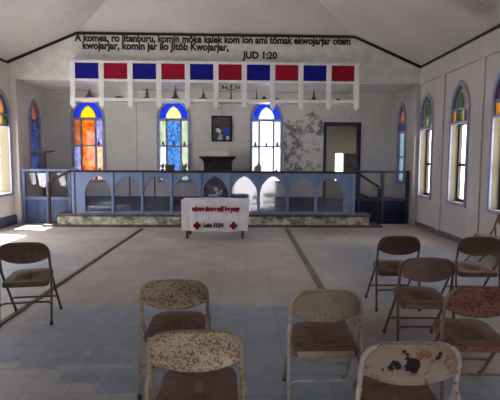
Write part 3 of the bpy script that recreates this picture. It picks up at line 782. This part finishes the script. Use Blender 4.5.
b.box(-0.24, 0.24, -0.08, 0.08, 0.13, 0.145, 0.006)
o = b.build('altar_box', M['white_paint']); o.location = (-0.74, 12.95, ZC + 1.366); tag(o, 'long pale box resting on the dark altar under the picture', 'box')

# lectern stand at left
lc = empty('lectern_stand', (-5.12, 12.1, ZC)); tag(lc, 'black T-shaped lectern stand at the left end of the chancel', 'lectern')
b = MB(); b.lathe([(0.2, 0), (0.2, 0.02), (0.05, 0.04), (0.03, 0.06)], n=16); b.build('base', M['sash'], lc)
b = MB(); b.box(-0.035, 0.035, -0.035, 0.035, 0.04, 1.43, 0.006); b.build('pole', M['sash'], lc)
b = MB(); b.box(-0.22, 0.22, -0.16, 0.16, -0.012, 0.012, 0.004); b.box(-0.22, 0.22, -0.175, -0.155, -0.012, 0.035, 0.004)
o = b.build('book_rest', M['sash'], lc); o.location = (0, 0, 1.44); o.rotation_euler = (0.12, -0.08, 0)

# cloths hung over a line behind the left railing
def cloth(x, y, zt, wd, ht, skew, label):
    b = MB(); nx, nz = 8, 8; g = []
    for j in range(nz + 1):
        row = []
        for i in range(nx + 1):
            u = i / nx - 0.5; t = j / nz
            row.append((u * wd * (1 - 0.15 * t) + skew * t, 0.014 * math.sin(i * 1.7 + j * 0.3) * (0.3 + t) - (0.012 if t == 0 else 0), -ht * t * (1 - 0.25 * abs(u) * (1 if skew > 0 else -1))))
        g.append(row)
    for w_ in (0, 0.006):
        for j in range(nz):
            for i in range(nx):
                f = b.face([(p[0], p[1] + w_, p[2]) for p in (g[j][i], g[j][i + 1], g[j + 1][i + 1], g[j + 1][i])])
                if f: f.smooth = True
    o = b.build('hanging_cloth', M['white_cloth']); o.location = (x, y, zt)
    tag(o, label, 'cloth', 'white cloths behind the left railing')
b = MB(); b.tube([(-5.57, 11.75, 1.235), (-4.86, 11.75, 1.222), (-4.12, 11.75, 1.235)], 0.006, 6); b.tube([(-5.57, 11.69, 1.235), (-5.57, 11.75, 1.235)], 0.006, 6)
b.tube([(-4.12, 11.56, 1.235), (-4.12, 11.75, 1.235)], 0.006, 6)
tag(b.build('cloth_line', M['dark_wood']), 'thin line strung behind the left blue railing carrying white cloths', 'line')
cloth(-5.27, 11.75, 1.226, 0.14, 0.30, 0.03, 'narrow white cloth hanging leftmost behind the left railing')
cloth(-5.03, 11.75, 1.226, 0.24, 0.36, 0.03, 'wide white cloth hanging second from left behind the left railing')
cloth(-4.58, 11.75, 1.224, 0.18, 0.33, 0.06, 'slanting white cloth hanging behind the stair newel at the left')

# flowers on a low pale table, and two thin stands, seen through the rail
fx, fy = -0.80, 11.75
lt = empty('low_table', (fx, fy, ZC)); tag(lt, 'low pale table behind the altar rail carrying a bowl of flowers', 'table')
b = MB(); b.lathe([(0.30, 0.28), (0.32, 0.29), (0.32, 0.32), (0.30, 0.33)], n=24); b.build('tabletop', M['white_paint'], lt)
for sx, sy in ((-1, -1), (1, -1), (-1, 1), (1, 1)):
    b = MB(); b.tube([(sx * 0.19, sy * 0.19, 0), (sx * 0.17, sy * 0.17, 0.285)], 0.018, 8); b.build('leg', M['white_paint'], lt)
fl = empty('flower_arrangement', (fx, fy, ZC + 0.331)); tag(fl, 'bowl of mauve and white flowers behind the rail, on the low table', 'flowers')
b = MB(); b.lathe([(0.06, 0), (0.13, 0.04), (0.15, 0.09), (0.14, 0.09)], n=16); b.build('bowl', M['pale_ceramic'], fl)
M['mauve'] = worn('mauve_petals', (0.12, 0.06, 0.12), (0.24, 0.12, 0.20), 20, 0.7)
M['white_petal'] = worn('white_petals', (0.7, 0.7, 0.75), (0.85, 0.85, 0.88), 20, 0.7)
rf = random.Random(5)
def blossoms(n, xs, mat):
    b = MB()
    for k in range(n):
        p = Vector((rf.uniform(*xs), rf.uniform(-0.1, 0.06), rf.uniform(0.10, 0.29))); r_ = rf.uniform(0.03, 0.05)
        for q in range(7):
            a = q * 2 * PI / 7; d = Vector((math.cos(a), -0.4, math.sin(a))).normalized() * r_; t = Vector((-math.sin(a), 0, math.cos(a))) * r_ * 0.45
            b.face([p, p + d * 0.6 + t, p + d * 1.2, p + d * 0.6 - t])
        b.lathe([(0.001, -0.01), (0.014, 0), (0.001, 0.012)], tuple(p + Vector((0, -0.008, 0))), 8)
    b.build('blossoms', M[mat], fl, weld=False)
blossoms(16, (-0.20, 0.02), 'mauve'); blossoms(10, (0.02, 0.19), 'white_petal')
b = MB()
for k in range(26):
    a = k * 2.4; e = Vector((math.cos(a) * 0.17, math.sin(a) * 0.08, 0.12 + 0.13 * ((k * 7) % 5) / 5)); s_ = Vector((0, 0, 0.085)); n_ = Vector((-math.sin(a), 0, 0.3)) * 0.02
    b.face([s_, (s_ + e) / 2 - n_, e, (s_ + e) / 2 + n_])
b.build('leaves', M['leaf'], fl, weld=False)
for x, l in ((-2.90, 'thin dark stand seen through the second arch of the altar rail'), (-2.28, 'thin dark stand seen through the third arch of the altar rail')):
    r = empty('thin_stand', (x, 11.8, ZC)); tag(r, l, 'stand', 'thin stands behind the altar rail')
    b = MB(); b.lathe([(0.11, 0), (0.11, 0.012), (0.03, 0.03)], n=14); b.build('base', M['sash'], r)
    b = MB(); b.tube([(0, 0, 0.02), (0, 0, 0.84)], 0.02, 8); b.build('pole', M['sash'], r)

# vases and small things on the window sills (ledges of the back windows)
for i, x in enumerate(XW):
    b = MB(); b.box(x - 0.48, x + 0.48, YF - 0.20, YF - 0.031, 1.19, 1.23, 0.006); struct(b.build('trim_%d' % (20 + i), M['frame_blue']))
ZL = 1.231; YL = YF - 0.11
def vase(name, x, prof, mat, label, cat):
    b = MB(); b.lathe(prof, n=14); o = b.build(name, M[mat]); o.location = (x, YL, ZL); return tag(o, label, cat, 'things on the back window ledges')
b = MB(); b.box(-0.12, 0.12, -0.07, 0.07, 0, 0.19, 0.008); b.box(-0.125, 0.125, -0.075, 0.075, 0.15, 0.20, 0.006)
o = b.build('sill_box', M['brown_wood']); o.location = (-2.13, YL, ZL); tag(o, 'brown lidded box on the ledge of the middle window', 'box', 'things on the back window ledges')
vase('sill_vase', -1.80, [(0.05, 0), (0.075, 0.06), (0.07, 0.14), (0.03, 0.2), (0.035, 0.25), (0.03, 0.25)], 'pale_ceramic', 'blue-grey vase right of the brown box on the middle window ledge', 'vase')
vase('sill_vase', 0.36, [(0.07, 0), (0.085, 0.1), (0.08, 0.17), (0.035, 0.21), (0.04, 0.27), (0.03, 0.27)], 'pale_ceramic', 'blue-grey vase at the left of the bright right-hand window ledge', 'vase')
vase('sill_vase', 0.26, [(0.03, 0), (0.045, 0.06), (0.03, 0.13), (0.02, 0.16)], 'pale_ceramic', 'small pale bottle beside the vase on the right-hand window ledge', 'vase')
vase('sill_ornament', 0.85, [(0.03, 0), (0.04, 0.04), (0.02, 0.08), (0.01, 0.1)], 'ornament', 'small dark knob at the right end of the right-hand window ledge', 'ornament')
vase('sill_ornament', -4.08, [(0.03, 0), (0.04, 0.03), (0.02, 0.07), (0.01, 0.1)], 'ornament', 'small dark knob at the right of the orange window ledge', 'ornament')
def posy(x, label):
    r = empty('sill_plant', (x, YL, ZL)); tag(r, label, 'plant', 'things on the back window ledges')
    b = MB(); b.lathe([(0.035, 0), (0.05, 0.07), (0.045, 0.075)], n=12); b.build('pot', M['dark_wood'], r)
    b = MB()
    for k in range(12):
        a = k * 2.4; L = 0.10 + 0.04 * (k % 3); e = Vector((math.cos(a) * 0.07, math.sin(a) * 0.05, 0.06 + L)); s = Vector((0, 0, 0.07))
        n = Vector((-math.sin(a), math.cos(a), 0)) * 0.02; m_ = (s + e) / 2 + Vector((0, 0, 0.02))
        b.face([s, m_ - n, e, m_ + n])
    b.build('leaves', M['leaf'], r, weld=False)
posy(-2.33, 'dark green plant left of the brown box on the middle window ledge')
posy(-1.70, 'green plant at the right end of the middle window ledge')
# tiny figures on the window crossbars
for x, l in ((-2.33, 'small dark figure on the left of the middle window crossbar'), (-2.03, 'small dark figure on the centre of the middle window crossbar'), (-1.73, 'small dark figure on the right of the middle window crossbar'),
             (0.26, 'small dark figure on the left of the bright window crossbar'), (0.57, 'small dark figure on the centre of the bright window crossbar'), (0.88, 'small dark figure on the right of the bright window crossbar'),
             (-4.12, 'small dark figure on the crossbar of the orange window')):
    b = MB(); b.lathe([(0.022, 0), (0.04, 0.03), (0.02, 0.07), (0.026, 0.09), (0.006, 0.12)], n=10)
    o = b.build('crossbar_figurine', M['ornament']); o.location = (x, YF - 0.005, 1.966); tag(o, l, 'figurine', 'figurines on the window crossbars')

# ------------------------------------------------------------------ table with a lettered cloth
tr = empty('communion_table', (-0.62, 9.62, 0), 0.0); tag(tr, 'brown wooden table under the white lettered cloth before the altar rail', 'table')
b = MB(); b.box(-0.62, 0.62, -0.30, 0.30, 0.74, 0.775, 0.008); b.build('tabletop', M['brown_wood'], tr)
b = MB(); b.box(-0.56, 0.56, -0.25, -0.23, 0.64, 0.74); b.box(-0.56, 0.56, 0.23, 0.25, 0.64, 0.74); b.box(-0.56, -0.54, -0.25, 0.25, 0.64, 0.74); b.box(0.54, 0.56, -0.25, 0.25, 0.64, 0.74); b.build('apron', M['brown_wood'], tr)
for sx in (-1, 1):
    for sy in (-1, 1):
        b = MB(); b.box(sx * 0.555 - 0.027, sx * 0.555 + 0.027, sy * 0.25 - 0.027, sy * 0.25 + 0.027, 0, 0.74, 0.005); b.build('leg', M['brown_wood'], tr)
tc = empty('lettered_tablecloth', (-0.62, 9.62, 0.776)); tag(tc, 'white cloth lettered in red, draped over the table before the altar rail', 'tablecloth')
b = MB()
nu = 40
prof = [(0.27, 0.004), (-0.285, 0.004), (-0.312, -0.004), (-0.320, -0.03)] + [(-0.322 - 0.012 * k / 8, -0.03 - 0.585 * k / 8) for k in range(1, 9)]
g = []
for i in range(nu + 1):
    u = -0.66 + 1.36 * i / nu; row = []
    for k, (yy_, zz) in enumerate(prof):
        t = max(0, (k - 3) / 8); fold = 0.010 * math.sin(i * 0.55) * t + 0.008 * math.sin(i * 1.3 + 1) * t
        uu = u * (1 - 0.035 * t) - 0.02 * t
        drop = zz + (0.012 * math.sin(i * 0.4) * t if t else 0)
        row.append((uu, yy_ + fold, drop))
    g.append(row)
for w_ in (0, 0.004):
    for i in range(nu):
        for k in range(len(prof) - 1):
            q = [g[i][k], g[i + 1][k], g[i + 1][k + 1], g[i][k + 1]]
            f = b.face([(p[0], p[1] + (w_ if k > 2 else 0), p[2] - (w_ if k <= 2 else 0)) for p in q]); f.smooth = True
# side fall at right
for w_ in (0, 0.004):
    for (ya, yb2) in ((-0.30, -0.1), (-0.1, 0.1), (0.1, 0.27)):
        f = b.face([(0.70 + w_, ya, 0.004), (0.70 + w_, yb2, 0.004), (0.735 + w_, yb2, -0.26 + 0.1 * yb2), (0.735 + w_, ya, -0.26 + 0.1 * ya)])
b.build('cloth', M['white_cloth'], tc)
yt = -0.362
o = text_mesh('where there will be your', 0.115, M['dark_print'], 'text_line', tc, (-0.455, yt + 0.002, -0.205), 0.96, 0.012, 0.001)
o = text_mesh('where there will be your', 0.115, M['red_print'], 'text_line', tc, (-0.450, yt, -0.195), 0.96, 0.008, 0.001)
text_mesh('Luke 12:34', 0.105, M['dark_print'], 'text_line', tc, (-0.225, yt, -0.525), 0.40, 0.009, 0.001)
for x in (-0.345, 0.375):
    b = MB()
    for dx, dz in ((0.045, 0), (-0.045, 0), (0, 0.045), (0, -0.045)):
        b.prism([(dx + 0.037 * math.cos(t), dz + 0.037 * math.sin(t)) for t in [2 * PI * k / 12 for k in range(12)]], lambda u, v, w_: Vector((u, -w_, v)), 0, 0.002)
    b.prism([(-0.035, -0.035), (0.035, -0.035), (0.035, 0.035), (-0.035, 0.035)], lambda u, v, w_: Vector((u, -w_, v)), 0, 0.002)
    o = b.build('cross_emblem', M['red_print'], tc, weld=False); o.location = (x, yt, -0.50)

# ------------------------------------------------------------------ steel folding chairs
def bez(p0, p1, p2, n=6):
    p0, p1, p2 = Vector(p0), Vector(p1), Vector(p2)
    return [(1 - t) ** 2 * p0 + 2 * t * (1 - t) * p1 + t * t * p2 for t in [i / n for i in range(n + 1)]]
HW = 0.219
def back_y(z): return -0.15 - (z - 0.60) * 0.24
def chair(loc, rz, frame_m, back_m, seat_m, label, rim_m=None):
    r = empty('folding_chair', (loc[0], loc[1], 0), math.radians(rz)); tag(r, label, 'chair', 'steel folding chairs')
    rt = 0.0125
    side = []
    for s in (-1, 1):
        x = s * HW
        p = [Vector((x, 0.27, 0.012)), Vector((x, 0.09, 0.235)), Vector((x, -0.06, 0.42))] + bez((x, -0.092, 0.46), (x, -0.138, 0.52), (x, back_y(0.59), 0.59), 4) + [Vector((x, back_y(0.64), 0.64))]
        top = bez((x, back_y(0.68), 0.68), (x * 0.99, back_y(0.787), 0.787), (x * 0.50, back_y(0.791), 0.791), 8)
        side.append(p + top)
    path = side[0] + [Vector((-HW * 0.2, back_y(0.795), 0.795)), Vector((HW * 0.2, back_y(0.795), 0.795))] + list(reversed(side[1]))
    b = MB(); b.tube(path, rt, 8); b.build('frame', frame_m, r, weld=False)
    # backrest: dished sheet inside the hoop, lower edge curving down
    b = MB(); nx, nz = 20, 8; g = []
    for i in range(nx + 1):
        u = -1 + 2 * i / nx; x = u * (HW - 0.004)
        # hoop height at this x
        au = abs(u)
        zt = 0.794 - 0.112 * max(0, (au - 0.50) / 0.50) ** 2.2
        zb = 0.606 + 0.052 * au ** 2.4
        row = []
        for j in range(nz + 1):
            t = j / nz; z = zb + (zt - zb) * t
            dish = 0.028 * (1 - u * u)
            roll = -0.010 * (1 if j in (0,) else 0)
            row.append(Vector((x, back_y(z) - dish + roll, z)))
        g.append(row)
    for off in (0.0, 0.010):
        for i in range(nx):
            for j in range(nz):
                f = b.face([p + Vector((0, off, 0)) for p in (g[i][j], g[i + 1][j], g[i + 1][j + 1], g[i][j + 1])]); f.smooth = True
    b.tube([row[0] + Vector((0, 0.004, 0)) for row in g], 0.009, 6)
    b.tube([row[-1] + Vector((0, 0.004, 0)) for row in g], 0.011, 6)
    b.build('backrest', back_m, r)
    # seat: rounded front corners, rolled lip
    def seat_out(k):
        wr, wf, y0_, y1_ = 0.206 * k, 0.194 * k, -0.205, 0.20
        P = [(-wr, y0_ + 0.03), (-wr + 0.02, y0_ + 0.005), (-wr + 0.05, y0_)] + [(wr - 0.05, y0_), (wr - 0.02, y0_ + 0.005), (wr, y0_ + 0.03)]
        rr = 0.10
        P += [(wf - rr + rr * math.cos(t), y1_ - rr + rr * math.sin(t)) for t in [PI / 2 * q / 6 for q in range(7)]]
        P += [(-wf + rr - rr * math.cos(t), y1_ - rr + rr * math.sin(t)) for t in [PI / 2 * (6 - q) / 6 for q in range(7)]]
        return P
    b = MB()
    lay = [(0.985, 0.0), (1.0, 0.012), (1.0, 0.036), (0.985, 0.046), (0.94, 0.050), (0.55, 0.040), (0.1, 0.036)]
    zs = lambda y: 0.375 + 0.04 * (y + 0.2) / 0.4
    rings = []
    for k, dz in lay:
        P = seat_out(1.0); rings.append([Vector((x * k, y * k, zs(y) + dz)) for x, y in P])
    for A, B in zip(rings, rings[1:]):
        for q in range(len(A)):
            f = b.face([A[q], A[(q + 1) % len(A)], B[(q + 1) % len(A)], B[q]]); f.smooth = True
    b.face(rings[0]); b.face(rings[-1]); b.build('seat', seat_m, r)
    b = MB(); b.box(-0.178, 0.178, -0.2125, -0.2035, zs(-0.2) + 0.004, zs(-0.2) + 0.042, 0.003); b.build('seat_rim', rim_m or back_m, r)
    # rear legs pivot on the frame above the seat
    for s in (-1, 1):
        x = s * (HW + 0.004)
        b = MB(); b.tube([(x - s * 0.004, -0.142, 0.585), (x + s * 0.008, -0.158, 0.52), (x + s * 0.008, -0.187, 0.24), (x + s * 0.008, -0.212, 0.014)], 0.0115, 8)
        lg = b.build('rear_leg', frame_m, r, weld=False)
        b = MB(); b.lathe([(0.015, 0), (0.016, 0.02), (0.0145, 0.035)], (x + s * 0.008, -0.213, 0), 10); b.build('foot_cap', M['sash'], lg)
        b = MB(); b.lathe([(0.015, 0), (0.016, 0.02), (0.0145, 0.035)], (s * HW, 0.268, 0), 10); b.build('foot_cap', M['sash'], r)
    def cross(y, z, arch_):
        e = HW + 0.005
        pts = [Vector((-e, y, z))] + bez((-e + 0.012, y, z + arch_ * 0.6), (-e + 0.03, y, z + arch_), (-e + 0.07, y, z + arch_), 4) + list(reversed([Vector((-p.x, p.y, p.z)) for p in bez((-e + 0.012, y, z + arch_ * 0.6), (-e + 0.03, y, z + arch_), (-e + 0.07, y, z + arch_), 4)])) + [Vector((e, y, z))]
        b = MB(); b.tube(pts, 0.0095, 8); b.build('crossbar', frame_m, r, weld=False)
    cross(-0.190, 0.20, 0.022); cross(0.140, 0.172, 0.012)
    return r

def cm(name, *a, **k): return chair_mat(name, *a, **k)
RUST = (0.085, 0.040, 0.024)
CHIPS = [(x_, z_, r_ * 1.3) for x_, z_, r_ in [(0.0, 0.695, 0.028), (0.012, 0.71, 0.018), (-0.075, 0.70, 0.017), (-0.095, 0.685, 0.014), (-0.062, 0.69, 0.012), (0.112, 0.735, 0.012), (0.118, 0.75, 0.010), (-0.03, 0.752, 0.008),
         (-0.045, 0.763, 0.009), (0.09, 0.715, 0.006), (-0.125, 0.672, 0.006), (-0.028, 0.735, 0.007)]]
speck = cm('speckled_beige_enamel', (0.36, 0.265, 0.175), (0.48, 0.38, 0.27), (0.10, 0.055, 0.035), 0.66, 80)
speckF = cm('beige_tube_enamel', (0.26, 0.19, 0.13), (0.36, 0.29, 0.21), RUST, 0.40, 40)
seatb = cm('rusty_brown_seat', (0.115, 0.062, 0.038), (0.165, 0.09, 0.058), (0.06, 0.03, 0.02), 0.5, 24, 0.5)
seatr = cm('mauve_brown_seat', (0.125, 0.068, 0.050), (0.175, 0.098, 0.075), (0.08, 0.04, 0.03), 0.3, 24, 0.5)
darkb = cm('dark_brown_enamel', (0.10, 0.060, 0.042), (0.145, 0.088, 0.062), (0.06, 0.03, 0.02), 0.5, 40, 0.5)
darkf = cm('dark_brown_tube', (0.09, 0.06, 0.05), (0.13, 0.09, 0.07), RUST, 0.4, 30, 0.45)
olive = cm('olive_beige_enamel', (0.21, 0.165, 0.11), (0.28, 0.225, 0.155), RUST, 0.30, 50)
olivef = cm('worn_grey_tube', (0.30, 0.26, 0.225), (0.44, 0.39, 0.34), RUST, 0.40, 40, 0.35)
creamb = cm('cream_enamel_with_black_chips', (0.22, 0.15, 0.105), (0.30, 0.24, 0.19), (0.20, 0.08, 0.035), 0.40, 18, 0.4, CHIPS)
tanb = cm('tan_enamel', (0.17, 0.105, 0.085), (0.23, 0.145, 0.115), RUST, 0.25, 50)
redb = cm('red_brown_enamel', (0.17, 0.052, 0.042), (0.24, 0.10, 0.075), (0.06, 0.025, 0.022), 0.65, 60)
redf = cm('red_brown_tube', (0.17, 0.10, 0.08), (0.26, 0.17, 0.14), RUST, 0.5, 40)

chair((-2.13, 4.63), 10, darkf, darkb, darkb, 'dark brown folding chair standing alone at the far left')
chair((-0.24, 2.33), 1, speckF, speck, seatr, 'speckled beige folding chair nearest the camera on the left, overlapping one behind')
chair((-0.48, 3.25), 2, speckF, speck, seatb, 'rust-speckled beige folding chair just behind the nearest left chair')
chair((0.50, 3.01), 0, olivef, olive, seatb, 'olive beige folding chair with rusty seat, in the middle of the foreground')
chair((0.74, 2.18), -1, olivef, creamb, seatb, 'cream folding chair with black chipped paint, nearest the camera on the right')
chair((1.62, 5.04), 0, darkf, darkb, darkb, 'dark brown folding chair farthest back of the right group, by the aisle')
chair((1.50, 3.94), -2, darkf, tanb, seatr, 'tan folding chair in front of the dark brown one by the aisle')
chair((2.46, 4.99), -1, darkf, darkb, seatr, 'brown folding chair with grey-brown seat at right edge, just behind the red-rusted chair')
chair((1.51, 3.07), -3, redf, redb, seatb, 'red-rusted folding chair at the right edge, behind the chipped cream chair')
chair((3.72, 7.0), 80, darkf, darkb, darkb, 'dark folding chair by right wall, mostly cut off by picture edge')

# ------------------------------------------------------------------ greenery outside the left windows
def bush(x, y, h, rad, n, seed, label):
    rnd = random.Random(seed); r = empty('shrub', (x, y, -0.55)); tag(r, label, 'shrub', 'shrubs outside the left windows')
    b = MB()
    for k in range(5):
        a = k * 1.26; b.tube([(0, 0, 0), (math.cos(a) * 0.1, math.sin(a) * 0.1, h * 0.4), (math.cos(a) * rad * 0.5, math.sin(a) * rad * 0.5, h * 0.8)], [0.04, 0.03, 0.012], 6)
    b.build('stems', M['brown_wood'], r, weld=False)
    b = MB()
    for k in range(n):
        a = rnd.uniform(0, 2 * PI); z = rnd.uniform(0.2, 1) * h; q = rad * math.sqrt(rnd.random()) * math.sin(PI * min(0.95, z / h * 0.8 + 0.15))
        p = Vector((math.cos(a) * q, math.sin(a) * q, z)); d = Vector((rnd.uniform(-1, 1), rnd.uniform(-1, 1), rnd.uniform(-0.5, 0.8))).normalized() * 0.22
        s = d.cross(Vector((0, 0, 1))).normalized() * 0.06
        b.face([p, p + d * 0.5 + s, p + d, p + d * 0.5 - s])
    b.build('foliage', M['leaf'], r, weld=False)
bush(-8.75, 16.0, 3.2, 1.0, 800, 3, 'green shrub outside the left window')
